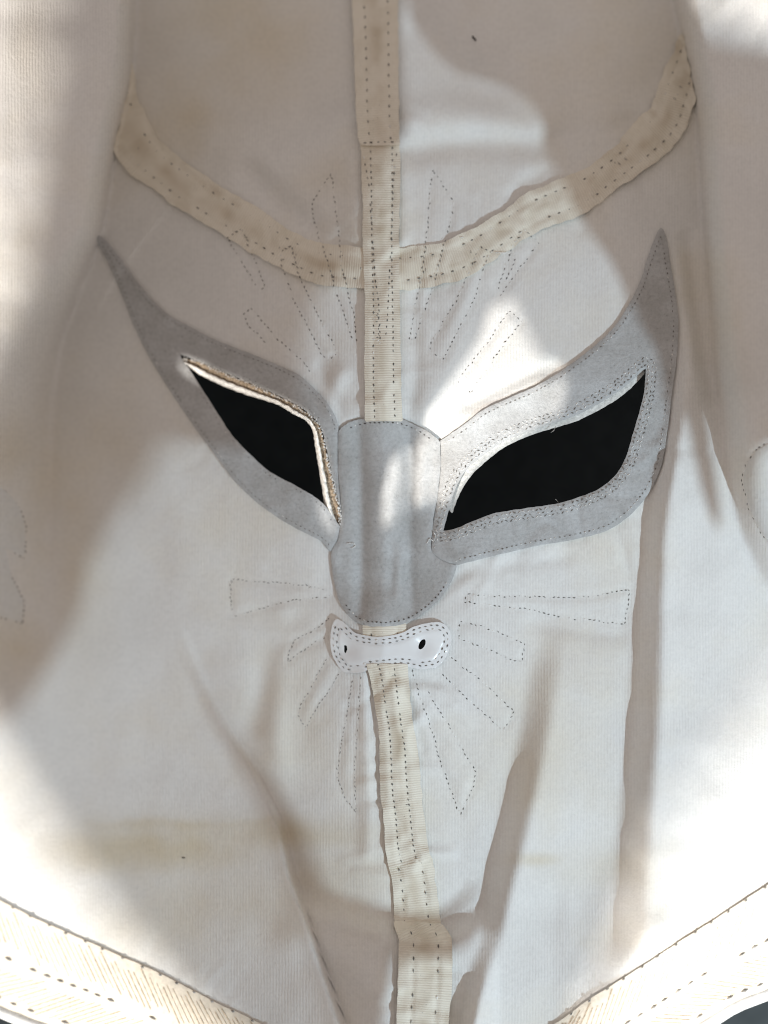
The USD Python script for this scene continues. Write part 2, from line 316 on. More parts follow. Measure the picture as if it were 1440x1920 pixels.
for ray in RAYS:
    for row in ray:
        h += -0.00045 * np.exp(-(dist_line(row, 20) / 5.0) ** 2) * (0.55 + 0.9 * noise(np.stack([U / 9, V / 9, np.zeros_like(U)], -1), 21))
    pl = Polygon(ray[0]).buffer(0)
    for g_ in getattr(pl, 'geoms', [pl]):
        if g_.area < 200: continue
        x0, y0, x1, y1 = g_.bounds
        i0, i1 = np.searchsorted(gx, [x0, x1]); j0, j1 = np.searchsorted(gy, [y0, y1])
        ins = shapely.contains_xy(g_, U[j0:j1, i0:i1], V[j0:j1, i0:i1])
        dd = dist_line(ray[0], 30)[j0:j1, i0:i1]
        h[j0:j1, i0:i1] += np.where(ins, 0.00025 * np.clip(dd / 16, 0, 1), 0)

def hz(x, y, off=0.0):
    x, y = np.asarray(x, float), np.asarray(y, float)
    return map_coordinates(h, [(y - Y0) / G, (x - X0) / G], order=1, mode='nearest') + off
def world(x, y, z):
    f = S * (1 - np.asarray(z) / H)
    return np.stack([(np.asarray(x, float) - 720) * f, (960 - np.asarray(y, float)) * f, np.broadcast_to(z, np.shape(x))], -1)
def on(x, y, off=0.0):
    return world(x, y, hz(x, y, off))

# ------------------------------------------------------------------ sheets cut from the cloth's plan
def resample(ring, step):
    ls = LineString(ring); n = max(4, int(round(ls.length / step)))
    return np.array([ls.interpolate(t, normalized=True).coords[0] for t in np.linspace(0, 1, n, endpoint=False)])
def tri(poly, step, wobble=0.0, wscale=18.0, seed=0):
    poly = poly.buffer(0)
    if poly.geom_type == 'MultiPolygon': poly = max(poly.geoms, key=lambda g: g.area)
    rings = [resample(r.coords, step) for r in (poly.exterior, *poly.interiors)]
    if wobble:
        out = []
        for r in rings:
            t = np.gradient(r, axis=0); t /= np.linalg.norm(t, axis=1, keepdims=True) + 1e-9
            n = np.stack([-t[:, 1], t[:, 0]], 1)
            k = (fbm(np.stack([r[:, 0] / wscale, r[:, 1] / wscale, np.full(len(r), seed)], -1), 2, seed) - 0.5) * 2 * wobble
            out.append(r + n * k[:, None])
        rings = out; poly = Polygon(rings[0], rings[1:]).buffer(0)
        if poly.geom_type == 'MultiPolygon': poly = max(poly.geoms, key=lambda g: g.area)
        rings = [np.array(r.coords)[:-1] for r in (poly.exterior, *poly.interiors)]
    x0, y0, x1, y1 = poly.bounds
    a, b = np.meshgrid(np.arange(x0 + step * .37, x1, step), np.arange(y0 + step * .37, y1, step))
    a = a + (np.arange(a.shape[0]) % 2)[:, None] * step * .5
    ins = shapely.contains_xy(poly.buffer(-step * 0.55), a, b)
    pts = np.vstack([*rings, np.stack([a[ins], b[ins]], 1)])
    f = Delaunay(pts).simplices
    c = pts[f].mean(1)
    f = f[shapely.contains_xy(poly, c[:, 0], c[:, 1])]
    p = pts[f]
    cr = (p[:, 1, 0] - p[:, 0, 0]) * (p[:, 2, 1] - p[:, 0, 1]) - (p[:, 1, 1] - p[:, 0, 1]) * (p[:, 2, 0] - p[:, 0, 0])
    f = f[np.abs(cr) > 1e-6]; cr = cr[np.abs(cr) > 1e-6]
    f[cr > 0] = f[cr > 0][:, ::-1]      # y runs down on the plan: clockwise there faces up
    return pts, f
def thicken(pts, f, top_fn, th):
    """top sheet, underside and edge as one mesh (edge vertices separate so that it stays crisp); returns v, f, plan coordinates of each vertex"""
    n = len(pts)
    e = np.vstack([f[:, [0, 1]], f[:, [1, 2]], f[:, [2, 0]]])
    k = {}
    for a, b in e: k[(a, b)] = 1
    bd = np.array([(a, b) for a, b in k if (b, a) not in k])
    zt = top_fn(pts[:, 0], pts[:, 1])
    top, bot = world(pts[:, 0], pts[:, 1], zt), world(pts[:, 0], pts[:, 1], zt - th)
    ids = np.unique(bd); mp = {j: i for i, j in enumerate(ids)}
    m_ = len(ids)
    v = np.vstack([top, bot, top[ids], bot[ids]])
    sa = np.array([mp[a] for a in bd[:, 0]]); sb = np.array([mp[b] for b in bd[:, 1]])
    o = 2 * n
    side = np.vstack([np.stack([o + sa, o + m_ + sa, o + sb], 1), np.stack([o + sb, o + m_ + sa, o + m_ + sb], 1)])
    return v, np.vstack([f, f[:, ::-1] + n, side]), np.vstack([pts, pts, pts[ids], pts[ids]])

STAINS = [(300, 1590, 190, 50, 1.0), (480, 1565, 230, 36, .8), (620, 1640, 150, 60, .4), (420, 1680, 220, 90, .35), (1010, 1612, 55, 14, .8), (1100, 1625, 110, 40, .35), (450, 60, 170, 150, .5),
          (330, 220, 120, 110, .45), (620, 330, 60, 50, .4), (95, 930, 60, 200, .35), (150, 1000, 60, 260, .45), (200, 830, 90, 120, .4), (60, 100, 60, 120, .3), (20, 850, 60, 70, .6), (1200, 120, 90, 160, .35),
          (1350, 640, 70, 160, .25), (1010, 1400, 60, 200, .2), (30, 1230, 90, 80, .35), (540, 1380, 90, 120, .3), (860, 960, 60, 60, .0)]
def stain(p):
    s = np.zeros(len(p))
    for x, y, a, b, k in STAINS:
        s = np.maximum(s, k * np.exp(-((p[:, 0] - x) / a) ** 2 - ((p[:, 1] - y) / b) ** 2))
    wv = p[:, 1] - 1532 - 26 * (fbm(np.stack([p[:, 0] / 60, np.zeros(len(p)), np.full(len(p), 2.0)], -1), 3, 31) - 0.5)
    s = np.maximum(s, 1.0 * sstep(-8, 14, wv) * np.exp(-np.clip(wv, 0, None) / 60) * sstep(90, 240, p[:, 0]) * (1 - sstep(480, 580, p[:, 0])))
    f1 = fbm(np.stack([p[:, 0] / 90, p[:, 1] / 90, np.full(len(p), 4.0)], -1), 4, 5)
    return np.clip(s * (0.35 + 1.3 * f1), 0, 1)

mask = UsdGeom.Xform.Define(stage, '/World/fabric_mask').GetPrim()
tag(mask, 'inside of a white cloth wrestling mask with grey eye frames and cream seam tapes', 'mask')

LEFT_HOLE = [(338, 664), (370, 677), (415, 696), (471, 719), (516, 739), (557, 760), (587, 781), (602, 801), (610, 831), (617, 865), (629, 917), (638, 962), (639, 988), (628, 975), (609, 947),
             (580, 925), (546, 906), (505, 884), (479, 861), (452, 835), (430, 809), (415, 786), (396, 756), (374, 722), (353, 689), (340, 672)]
LEFT_RIM_IN = [(353, 689), (385, 707), (430, 728), (479, 745), (520, 758), (550, 775), (576, 790), (587, 807), (591, 831), (599, 880), (606, 925), (609, 947)]
LEFT_FRAME = [(184, 440), (197, 449), (224, 482), (254, 524), (284, 561), (317, 591), (355, 612), (392, 632), (437, 651), (482, 668), (527, 687), (565, 707), (591, 730), (614, 756), (629, 782), (636, 805), (644, 880), (648, 960), (645, 1040),
              (621, 1036), (602, 1015), (565, 996), (520, 970), (479, 940), (437, 899), (404, 854), (370, 809), (336, 760), (302, 707), (272, 655), (246, 599), (224, 542), (201, 490), (182, 450)]
RIGHT_HOLE = [(831, 996), (842, 955), (854, 917), (872, 884), (906, 854), (940, 831), (985, 811), (1030, 796), (1075, 781), (1120, 758), (1165, 730), (1211, 690), (1208, 730), (1199, 771), (1187, 812), (1172, 861), (1154, 891),
              (1124, 916), (1086, 932), (1045, 944), (985, 953), (929, 962), (887, 977), (854, 991)]
RIGHT_FRAME = [(1239, 427), (1217, 475), (1199, 531), (1180, 569), (1154, 610), (1120, 644), (1082, 674), (1045, 700), (1000, 726), (947, 749), (902, 771), (869, 797), (835, 820), (820, 833), (812, 900), (806, 960), (806, 1040), (850, 1070),
               (859, 1060), (891, 1051), (947, 1037), (1015, 1022), (1079, 1011), (1135, 996), (1172, 974), (1202, 944), (1225, 910), (1242, 865), (1251, 812), (1260, 737), (1268, 677), (1272, 610), (1268, 561), (1259, 505), (1247, 437)]
NOSE = [(642, 800), (660, 790), (685, 785), (720, 784), (750, 785), (772, 794), (792, 803), (810, 815), (825, 830), (826, 870), (820, 930), (812, 980), (808, 1030), (840, 1056), (857, 1060), (852, 1078), (840, 1100), (825, 1122), (800, 1145), (775, 1162), (750, 1172), (720, 1176), (690, 1174), (670, 1168),
        (648, 1148), (637, 1130), (628, 1098), (622, 1062), (621, 1036), (634, 1010), (640, 960), (634, 880), (634, 812)]
MOUTH = [(632, 1160), (642, 1165), (654, 1175), (666, 1187), (683, 1191), (707, 1194), (730, 1192), (753, 1187), (774, 1176), (797, 1169), (820, 1166), (835, 1172), (845, 1187), (847, 1201), (841, 1222), (829, 1242), (815, 1252), (788, 1255), (771, 1251),
         (750, 1249), (724, 1251), (695, 1254), (677, 1261), (660, 1262), (645, 1260), (634, 1248), (622, 1225), (619, 1201), (622, 1178), (626, 1165)]
def smooth_ring(pts, n=5):
    p = np.asarray(pts, float)
    q = np.vstack([p[-3:], p, p[:3]]); t = np.r_[0, np.cumsum(np.hypot(*np.diff(q, axis=0).T) ** 0.5)]
    out = []
    fx, fy = PchipInterpolator(t, q[:, 0]), PchipInterpolator(t, q[:, 1])
    for i in range(3, 3 + len(p)):
        for k in range(n):
            s_ = t[i] + (t[i + 1] - t[i]) * k / n; out.append((fx(s_), fy(s_)))
    return Polygon(out).buffer(0)
LH, RH = smooth_ring(LEFT_HOLE), smooth_ring(RIGHT_HOLE)
slit_l = Polygon([(645, 1209), (650, 1211), (651, 1218), (648, 1226), (645, 1222), (646, 1216)])
slit_r = shapely.affinity.rotate(Point(791.5, 1208).buffer(1.0), 0)
slit_r = shapely.affinity.rotate(shapely.affinity.scale(slit_r, 5.6, 10.5), 28)

# hem line and outer outline of the cloth
HEM_LOW = [(-420, 1690), (-200, 1790), (-100, 1840), (0, 1892), (60, 1916), (150, 1945), (300, 2000), (480, 2050), (740, 2100), (960, 2070), (1180, 2000), (1337, 1908), (1377, 1883), (1440, 1858), (1500, 1830), (1700, 1720), (1860, 1610)]
hl = smooth_pts(HEM_LOW, 6)
VSEAM = [(706, -420), (704, 0), (708, 150), (712, 280), (714, 500), (718, 700), (722, 900), (730, 1200), (740, 1350), (758, 1530), (772, 1640), (784, 1730), (796, 1840), (792, 2150)]
BROW = [(-420, 60), (100, 60), (228, 200), (290, 310), (400, 380), (500, 440), (590, 492), (680, 503), (750, 505), (850, 485), (930, 448), (1040, 381), (1150, 315), (1245, 240), (1300, 120), (1400, 40), (1860, 40)]
outer = Polygon([(-400, -400), (1840, -400)] + [p for p in hl[::-1] if -400 <= p[0] <= 1840])
cut = unary_union([LH.buffer(3), RH.buffer(3), slit_l.buffer(1.5), slit_r.buffer(1.5)])
cloth = outer.difference(cut)
vs, br = smooth_pts(VSEAM), smooth_pts(BROW)
left_half = Polygon([(-600, -600)] + [(x, y) for x, y in [(vs[0][0], -600)] + vs + [(vs[-1][0], 2600)]] + [(-600, 2600)])
top_half = Polygon([(-600, -600), (-600, br[0][1])] + br + [(2000, br[-1][1]), (2000, -600)])
panels = {}
for nm, reg, lb in (('crown_panel', top_half.intersection(left_half), 'shaded crown panel left of the centre tape'), ('crown_panel', top_half.difference(left_half), 'crown panel right of the centre tape'),
                    ('face_panel', left_half.difference(top_half), 'face panel on the left with the left eye opening'), ('face_panel', cloth.difference(left_half).difference(top_half), 'face panel on the right with the right eye opening')):
    pl = cloth.intersection(reg)
    pts, f = tri(pl, 7.0)
    v, f, pc = thicken(pts, f, lambda x, y: hz(x, y), 0.0011)
    panels[lb] = part(nm, (v, f), MAT['jersey'], mask, uv=pc / 1000, prim={'stain': stain(pc)}, label=lb)
PAN = list(panels.values())
def panel_of(x, y):
    return PAN[(0 if top_half.contains(Point(x, y)) else 2) + (0 if left_half.contains(Point(x, y)) else 1)]

# ------------------------------------------------------------------ stitches
def stitch_mesh(rows, gap=10.0, length=6.5, width=2.6, off=0.0003, offfn=None, tone=(0.0, 0.35), light=0.12, jit=0.8, zig=0.0, skip=0.04):
    """short raised threads along each row; every stitch is a small spindle lying on the cloth"""
    vs_, fs_, ts_, n = [], [], [], 0
    for row in rows:
        ls = LineString(row); L = ls.length
        ph = rng.uniform(0, gap); k = 0
        s = ph
        while s < L - length * 0.4:
            a = np.array(ls.interpolate(max(0, s - length / 2)).coords[0]); b = np.array(ls.interpolate(min(L, s + length / 2)).coords[0])
            s += gap * rng.uniform(0.86, 1.14); k += 1
            if rng.random() < skip: continue
            dvec = b - a; ln = np.hypot(*dvec)
            if ln < 1: continue
            t = dvec / ln; nn = np.array([-t[1], t[0]])
            j = rng.normal(0, jit, 2) * 0.5; a = a + nn * (j[0] + zig * (1 if k % 2 else -1)) ; b = b + nn * (j[1] - zig * (1 if k % 2 else -1))
            wd = width * rng.uniform(0.75, 1.3)
            mid = (a + b) / 2
            oo = off if offfn is None else off + float(offfn(mid[0], mid[1]))
            c = np.array([a, mid + nn * wd * .5, mid, mid - nn * wd * .5, b, mid])
            zz = hz(c[:, 0], c[:, 1], oo); zz[2] += wd * S * 0.35; zz[0] -= 0.00012; zz[4] -= 0.00012; zz[5] -= wd * S * 0.5
            vs_.append(world(c[:, 0], c[:, 1], zz))
            fs_.append(np.array([[0, 2, 1], [0, 3, 2], [4, 1, 2], [4, 2, 3], [0, 1, 5], [0, 5, 3], [4, 5, 1], [4, 3, 5]]) + n); n += 6
            tn = rng.uniform(0.8, 1.0) if rng.random() < light else rng.uniform(*tone)  # pale share: light threads, and glints put into the thread colour
            ts_.append(np.full(6, tn))
    if not vs_: return None
    return np.vstack(vs_), np.vstack(fs_), np.concatenate(ts_)
def stitches(name, parent, rows, **kw):
    r = stitch_mesh(rows, **kw)
    if r is None: return
    part(name, (r[0], r[1]), MAT['thread'], parent, prim={'tone': r[2]}, smooth=False, kind='stuff')

# ------------------------------------------------------------------ tapes (laid over the seams)
TAPES = []            # (polygon, offset) so that stitches crossing a tape lie on top of it
def tape(name, left, right, off, label, rows=(0.24, 0.76), th=0.0011, clip=None, wob=2.2, gap=20.0, seed=0, wear=0.6, slen=7.0, wearc=0.5, puck=0.0):
    l, r = np.array(smooth_pts(left)), np.array(smooth_pts(right))
    pl = Polygon(np.vstack([l, r[::-1]])).buffer(0)
    if clip is not None: pl = pl.intersection(clip)
    pts, f = tri(pl, 5.0, wobble=wob, wscale=16, seed=seed + 3)
    n = 60
    tl = np.array([LineString(l).interpolate(t, normalized=True).coords[0] for t in np.linspace(0, 1, n)])
    tr = np.array([LineString(r).interpolate(t, normalized=True).coords[0] for t in np.linspace(0, 1, n)])
    mid = LineString((tl + tr) / 2); wid = np.hypot(*(tl - tr).T)
    def su(p):
        s = shapely.line_locate_point(mid, shapely.points(p)); k = s / mid.length * (n - 1)
        a = np.stack([np.interp(k, np.arange(n), tl[:, i]) for i in (0, 1)], 1); b = np.stack([np.interp(k, np.arange(n), tr[:, i]) for i in (0, 1)], 1)
        ac = ((p - a) * (b - a)).sum(1) / ((b - a) ** 2).sum(1)
        return s, ac
    def top(x, y):
        p = np.stack([x, y], 1); s, ac = su(p)
        edge = np.minimum(ac, 1 - ac)
        z = hz(x, y, off) + 0.00035 * np.clip(edge / 0.2, 0, 1)
        z += 0.0005 * (noise(np.stack([s / 26, np.round(ac * 2) * 3.7, np.full(len(s), seed * 1.0)], -1), 5) - 0.4) * np.clip((0.30 - edge) / 0.2, 0, 1)
        z -= 0.00045 * (np.exp(-((ac - rows[0]) / 0.05) ** 2) + np.exp(-((ac - rows[1]) / 0.05) ** 2))
        if puck: z += puck * (fbm(np.stack([s / 34, ac * 3, np.full(len(s), 9.0)], -1), 2, 3) - 0.5)
        return z
    v, f, pc = thicken(pts, f, top, th)
    s, ac = su(pc)
    wn = np.exp(-((ac - wearc) / 0.15) ** 2) * np.clip(fbm(np.stack([s / 70, ac * 1.2, np.full(len(s), seed + .5)], -1), 3, 8) * 3.2 - 1.25, 0, 1) * wear
    wn = np.maximum(wn, 0.34 * np.clip(fbm(np.stack([s / 45, ac * 4, np.full(len(s), seed + 7.)], -1), 3, 18) * 4 - 2.45, 0, 1))
    o = part(name, (v, f), MAT['tape'], mask, uv=np.stack([s / 1000, ac * 0.08], 1), prim={'wear': wn}, label=label)
    rws = []
    for q in rows:
        pr = [tuple(tl[i] + (tr[i] - tl[i]) * q) for i in range(n)]
        g = LineString(pr)
        if clip is not None: g = g.intersection(clip)
        rws += [list(k_.coords) for k_ in getattr(g, 'geoms', [g]) if k_.length > 10]
    stitches('stitch_row', o, rws, gap=gap, length=slen, width=2.8, off=off + 0.0002, tone=(0.1, 0.45), light=0.05)
    # fine rows of weave ticks along the middle of the tape
    tick = []
    for i in range(int(mid.length / 5.0)):
        s_ = i * 5.0 + 2
        if noise(np.array([s_ / 60, seed, 0.]), 4) < 0.42: continue
        k = s_ / mid.length * (n - 1); c = np.array([np.interp(k, np.arange(n), (tl + (tr - tl) * 0.5)[:, j]) for j in (0, 1)])
        if clip is not None and not clip.contains(Point(c)): continue
        g0 = np.array([np.interp(k, np.arange(n), (tr - tl)[:, j]) for j in (0, 1)]); g0 = g0 / np.hypot(*g0)
        j_ = rng.uniform(-7, 7)
        tick.append([tuple(c + g0 * (j_ - 6)), tuple(c + g0 * (j_ + 6))])
    if tick: stitches('weave_ticks', o, tick, gap=30, length=10, width=1.5, off=off + 0.0003, tone=(0.35, 0.55), light=0.0, skip=0)
    TAPES.append((pl, off + 0.0004)); return o
TO = 0.0015
wallclip = Polygon([(float(left_wall(np.array(y))) + 3, y) for y in range(-60, 600, 10)] + [(float(right_wall(np.array(y))) - 3, y) for y in range(590, -61, -10)])
tape('seam_tape', [(236, 90), (250, 130), (257, 175), (278, 225), (295, 258), (330, 290), (370, 318), (400, 340), (450, 370), (500, 400), (535, 425), (570, 445), (607, 457), (650, 460), (684, 465)],
     [(170, 200), (206, 272), (220, 295), (250, 330), (280, 350), (325, 385), (370, 412), (425, 445), (475, 475), (520, 500), (555, 517), (610, 537), (650, 540), (684, 542)], TO, 'cream brow tape sloping down from the left wall', clip=wallclip, seed=1, wob=3.2, puck=0.0012)
tape('seam_tape', [(746, 465), (795, 462), (845, 447), (885, 430), (920, 410), (940, 397), (990, 362), (1040, 340), (1090, 320), (1135, 290), (1170, 255), (1205, 215), (1220, 203), (1235, 155), (1260, 100), (1275, 65)],
     [(746, 545), (820, 535), (885, 515), (930, 485), (990, 445), (1040, 422), (1090, 402), (1120, 385), (1155, 355), (1195, 327), (1240, 295), (1275, 260), (1295, 215), (1305, 175), (1312, 130), (1320, 90)], TO, 'puckered brow tape rising to the right wall', clip=wallclip, seed=2, wob=4.0, puck=0.0022)
tape('seam_tape', [(676, 262), (678, 330), (680, 400), (680, 450), (684, 560), (683, 700), (685, 790)], [(750, 262), (750, 330), (749, 400), (748, 500), (750, 600), (752, 700), (755, 790)], TO + 0.0010, 'centre tape from the crown down to the grey nose panel', rows=(0.25, 0.80), seed=3, wob=1.8, gap=12, slen=6)
tape('seam_tape', [(657, -80), (659, 0), (663, 66), (666, 175), (671, 252), (675, 272)], [(745, -80), (746, 0), (747, 110), (748, 219), (750, 272)], TO + 0.0020, 'centre tape at the top of the crown, folded over the next tape', rows=(0.27, 0.78), seed=4, wob=1.8)
tape('seam_tape', [(680, 1170), (680, 1198)], [(762, 1168), (762, 1198)], TO - 0.0003, 'short piece of tape between nose panel and mouth patch', rows=(0.2, 0.8), seed=9, wob=0.6, wear=0)
tape('seam_tape', [(686, 1245), (695, 1277), (704, 1335), (711, 1379), (712, 1467), (721, 1554), (722, 1575), (729, 1627)], [(765, 1245), (768, 1292), (774, 1350), (784, 1408), (790, 1481), (798, 1554), (802, 1582), (812, 1615)], TO + 0.0006, 'chin tape below the white mouth patch', rows=(0.30, 0.66), seed=5, wob=1.6, gap=11, slen=6)
tape('seam_tape', [(727, 1618), (736, 1667), (739, 1713), (738, 1738)], [(811, 1608), (818, 1660), (823, 1698), (828, 1738)], TO, 'short grubby middle length of the chin tape', rows=(0.22, 0.74), seed=6, wob=2.4, puck=0.0014)
tape('seam_tape', [(738, 1728), (741, 1742), (748, 1764), (747, 1804), (745, 1870), (743, 1920), (742, 2060)], [(829, 1732), (838, 1744), (846, 1758), (848, 1790), (847, 1849), (841, 1920), (838, 2060)], TO + 0.0012, 'lowest and widest length of the chin tape', rows=(0.28, 0.74), seed=7, wob=1.4, gap=25, slen=9)
CT, TT = (stage.GetPrimAtPath('/World/fabric_mask/seam_tape_%03d' % k) for k in (2, 3))
stitches('stitch_row', CT, [[(681, 285), (692, 350), (697, 420), (703, 520), (710, 570), (713, 640)], [(744, 285), (737, 340), (735, 420), (731, 500), (727, 590), (722, 640)]], gap=12, length=7, width=2.6, off=TO + 0.0014, tone=(0.05, 0.4), light=0.05)
stitches('stitch_row', CT, [[(710 + 5 * math.sin(k * 2.3), 585 + k * 4) for k in range(16)]], gap=8, length=6, width=2.4, off=TO + 0.0014, tone=(0.2, 0.6), light=0.3, jit=5)
stitches('stitch_row', TT, [[(674, 268), (700, 267), (725, 266), (749, 267)]], gap=13, length=7, width=2.8, off=TO + 0.0024, tone=(0.1, 0.4), light=0.05)
def tape_off(x, y):
    for pl, o in TAPES[::-1]:
        if pl.contains(Point(x, y)): return o
    return 0.0

# ------------------------------------------------------------------ grey frames, nose panel, mouth patch
FO = 0.0018
nose_poly = smooth_ring(NOSE)
frame_l = smooth_ring(LEFT_FRAME).difference(LH).difference(nose_poly.buffer(0.6))
frame_r = smooth_ring(RIGHT_FRAME).difference(RH).difference(nose_poly.buffer(0.6))
def round_edge(poly, off, r=7.0, drop=0.0006):
    bd = poly.boundary
    shapely.prepare(bd)
    return lambda x, y: hz(x, y, off) - drop * np.clip(1 - shapely.distance(bd, shapely.points(x, y)) / r, 0, 1) ** 2
for nm, pl, off, lb, mt in (('eye_frame', frame_l, FO, 'grey horned frame round the left eye opening', 'suede'), ('eye_frame', frame_r, FO, 'grey frame round the right eye opening, partly sunlit', 'suede'), ('nose_panel', nose_poly, FO + 0.0002, 'rounded grey nose panel with two creases', 'suede')):
    pts, f = tri(pl, 5.0, wobble=0.7, wscale=9, seed=11)
    v, f, pc = thicken(pts, f, round_edge(pl, off), 0.0013)
    o = part(nm, (v, f), MAT[mt], mask, uv=pc / 1000, label=lb)
    if pl is frame_l: FL = o
    elif pl is frame_r: FR = o
    else: NO = o
def inset_rows(poly, ds, keep=None):
    out = []
    for d_ in ds:
        b = poly.buffer(-d_)
        for g in getattr(b, 'geoms', [b]):
            c = g.exterior
            c = c if keep is None else c.intersection(keep)
            for k_ in getattr(c, 'geoms', [c]):
                if k_.length > 15: out.append(list(k_.coords))
    return out
def hole_rows(hole, ds, keep=None):
    out = []
    for d_ in ds:
        c = hole.buffer(d_).exterior
        c = c if keep is None else c.intersection(keep)
        for k_ in getattr(c, 'geoms', [c]):
            if k_.length > 15: out.append(list(k_.coords))
    return out
full_l, full_r = smooth_ring(LEFT_FRAME), smooth_ring(RIGHT_FRAME)
keep_l = full_l.buffer(-1).difference(nose_poly.buffer(5)); keep_r = full_r.buffer(-1).difference(nose_poly.buffer(5))
stitches('stitch_row', FL, inset_rows(full_l, [7], keep_l), gap=9, length=5, width=1.8, off=FO + 0.0001, tone=(0.3, 0.6), light=0.05)
stitches('stitch_row', FL, hole_rows(LH, [6], keep_l), gap=11, length=3, width=2.0, off=FO + 0.0001, tone=(0.1, 0.6), light=0.3, skip=0.4)
stitches('stitch_row', FR, inset_rows(full_r, [9], keep_r), gap=9, length=5, width=2.2, off=FO + 0.0002, tone=(0.25, 0.6), light=0.3)
stitches('stitch_row', FR, hole_rows(RH, [6, 13, 19], keep_r), gap=8.5, length=6, width=2.4, off=FO + 0.0002, tone=(0.2, 0.6), light=0.55, zig=1.6)
stitches('stitch_row', NO, [[(655, 803), (670, 797), (690, 793), (720, 792), (748, 793), (770, 801), (790, 811), (808, 825)]] + [[(645, 1130), (668, 1157), (690, 1165), (720, 1168), (750, 1164), (775, 1154), (800, 1137), (822, 1115), (840, 1090)]], gap=9, length=5, width=2.6, off=FO + 0.0004, tone=(0.0, 0.3), light=0.12)
stitches('loose_thread', NO, [[(650, 1019), (660, 1018), (667, 1021), (666, 1026), (656, 1028)], [(800, 1020), (806, 1008), (812, 1016), (818, 1004), (812, 998)]], gap=5, length=7, width=2.4, off=FO + 0.0006, tone=(0.8, 1.0), light=1.0, skip=0)

mouth_poly = smooth_ring(MOUTH).difference(slit_l).difference(slit_r)
pts, f = tri(mouth_poly, 3.5, wobble=0.5, wscale=8, seed=4)
mb = Polygon(mouth_poly.exterior).boundary; shapely.prepare(mb)
def mouth_top(x, y):
    dd = shapely.distance(mb, shapely.points(x, y))
    e_ = np.exp(-(((x - 650) / 17) ** 2 + ((y - 1218) / 15) ** 2)) * 0.0012 + np.exp(-(((x - 793) / 17) ** 2 + ((y - 1210) / 19) ** 2)) * 0.0010
    return hz(x, y, TO + 0.0007) - 0.0003 * np.clip(1 - dd / 6, 0, 1) ** 2 - 0.0004 * np.exp(-((dd - 6) / 2.4) ** 2) - 0.0004 * np.exp(-((dd - 13) / 2.4) ** 2) - e_ + 0.0003 * (fbm(np.stack([x / 22, y / 22, np.full(len(x), 3.3)], -1), 3, 12) - 0.5)
v, f, pc = thicken(pts, f, mouth_top, 0.0012)
MO = part('mouth_patch', (v, f), MAT['vinyl'], mask, label='glossy white bone-shaped mouth patch with two small slits')
stitches('stitch_row', MO, inset_rows(smooth_ring(MOUTH), [6, 13]), gap=12, length=6.5, width=2.4, off=TO + 0.0007, tone=(0.15, 0.55), light=0.12)

# rims of cut cloth along the upper lid of the left eye
lid_up = smooth_pts([(342, 672), (370, 680), (415, 699), (471, 722), (516, 742), (557, 763), (585, 784), (599, 803), (607, 832), (614, 866), (626, 917), (636, 962), (638, 985)], 6)
lid_lo = smooth_pts([(347, 684), (385, 707), (430, 728), (479, 745), (520, 758), (550, 775), (576, 790), (587, 807), (591, 831), (599, 880), (606, 925), (610, 950), (632, 988)], 6)
lid_mid = [((a[0] * .42 + b[0] * .58), (a[1] * .42 + b[1] * .58)) for a, b in zip(lid_up, lid_lo)]
rim_poly = Polygon(lid_mid + lid_lo[::-1]).buffer(0.8)
pts, f = tri(rim_poly, 3.0, wobble=1.0, wscale=6, seed=2)
bm_ = LineString(lid_lo); shapely.prepare(bm_)
lm_ = LineString(lid_mid); shapely.prepare(lm_)
def rim_top(x, y):            # rolled white edge: highest next to the opening, turning down and outwards
    t = shapely.distance(bm_, shapely.points(x, y)); u = shapely.distance(lm_, shapely.points(x, y)); k = t / (t + u + 1e-6)
    return hz(x, y, 0.0004) - 0.0032 + 0.0045 * np.sqrt(np.clip(1 - (1 - k) ** 2, 0, 1)) - 0.0014 * np.clip((k - .75) / .25, 0, 1)
v, f, pc = thicken(pts, f, rim_top, 0.0010)
RM = part('eye_rim', (v, f), MAT['rim'], mask, label='white rolled cut edge along the upper lid of the left eye')
rim2 = Polygon(lid_up + lid_mid[::-1]).buffer(1.0)
pts, f = tri(rim2, 3.0, wobble=1.0, wscale=5, seed=6)
v, f, pc = thicken(pts, f, lambda x, y: hz(x, y, -0.0004), 0.001)
part('frayed_edge', (v, f), MAT['rim_dark'], mask, label='tan frayed edge under the upper lid of the left eye')
stitches('edge_threads', RM, [list(p) for p in (lid_up, [(a[0] + 2, a[1] - 2) for a in lid_up])], gap=5, length=5.5, width=3.4, off=FO - 0.0002, tone=(0.6, 1.0), light=0.7, jit=3.0, skip=0.25)
# thin edge of the cloth under the upper lid of the right eye
ru = [(842, 955), (854, 917), (872, 884), (906, 854), (940, 831), (985, 811), (1030, 796), (1075, 781), (1120, 758), (1165, 730), (1207, 692)]
rl = [(848, 962), (862, 925), (882, 893), (913, 863), (945, 839), (988, 818), (1032, 804), (1078, 790), (1124, 768), (1168, 740), (1208, 700)]
pts, f = tri(Polygon(smooth_pts(ru) + smooth_pts(rl)[::-1]).buffer(0.5), 3.0, wobble=0.8, wscale=7, seed=3)
v, f, pc = thicken(pts, f, lambda x, y: hz(x, y, -0.0022), 0.0011)
part('eye_rim', (v, f), MAT['rim'], mask, label='thin cut edge of cloth below the upper lid of the right eye')

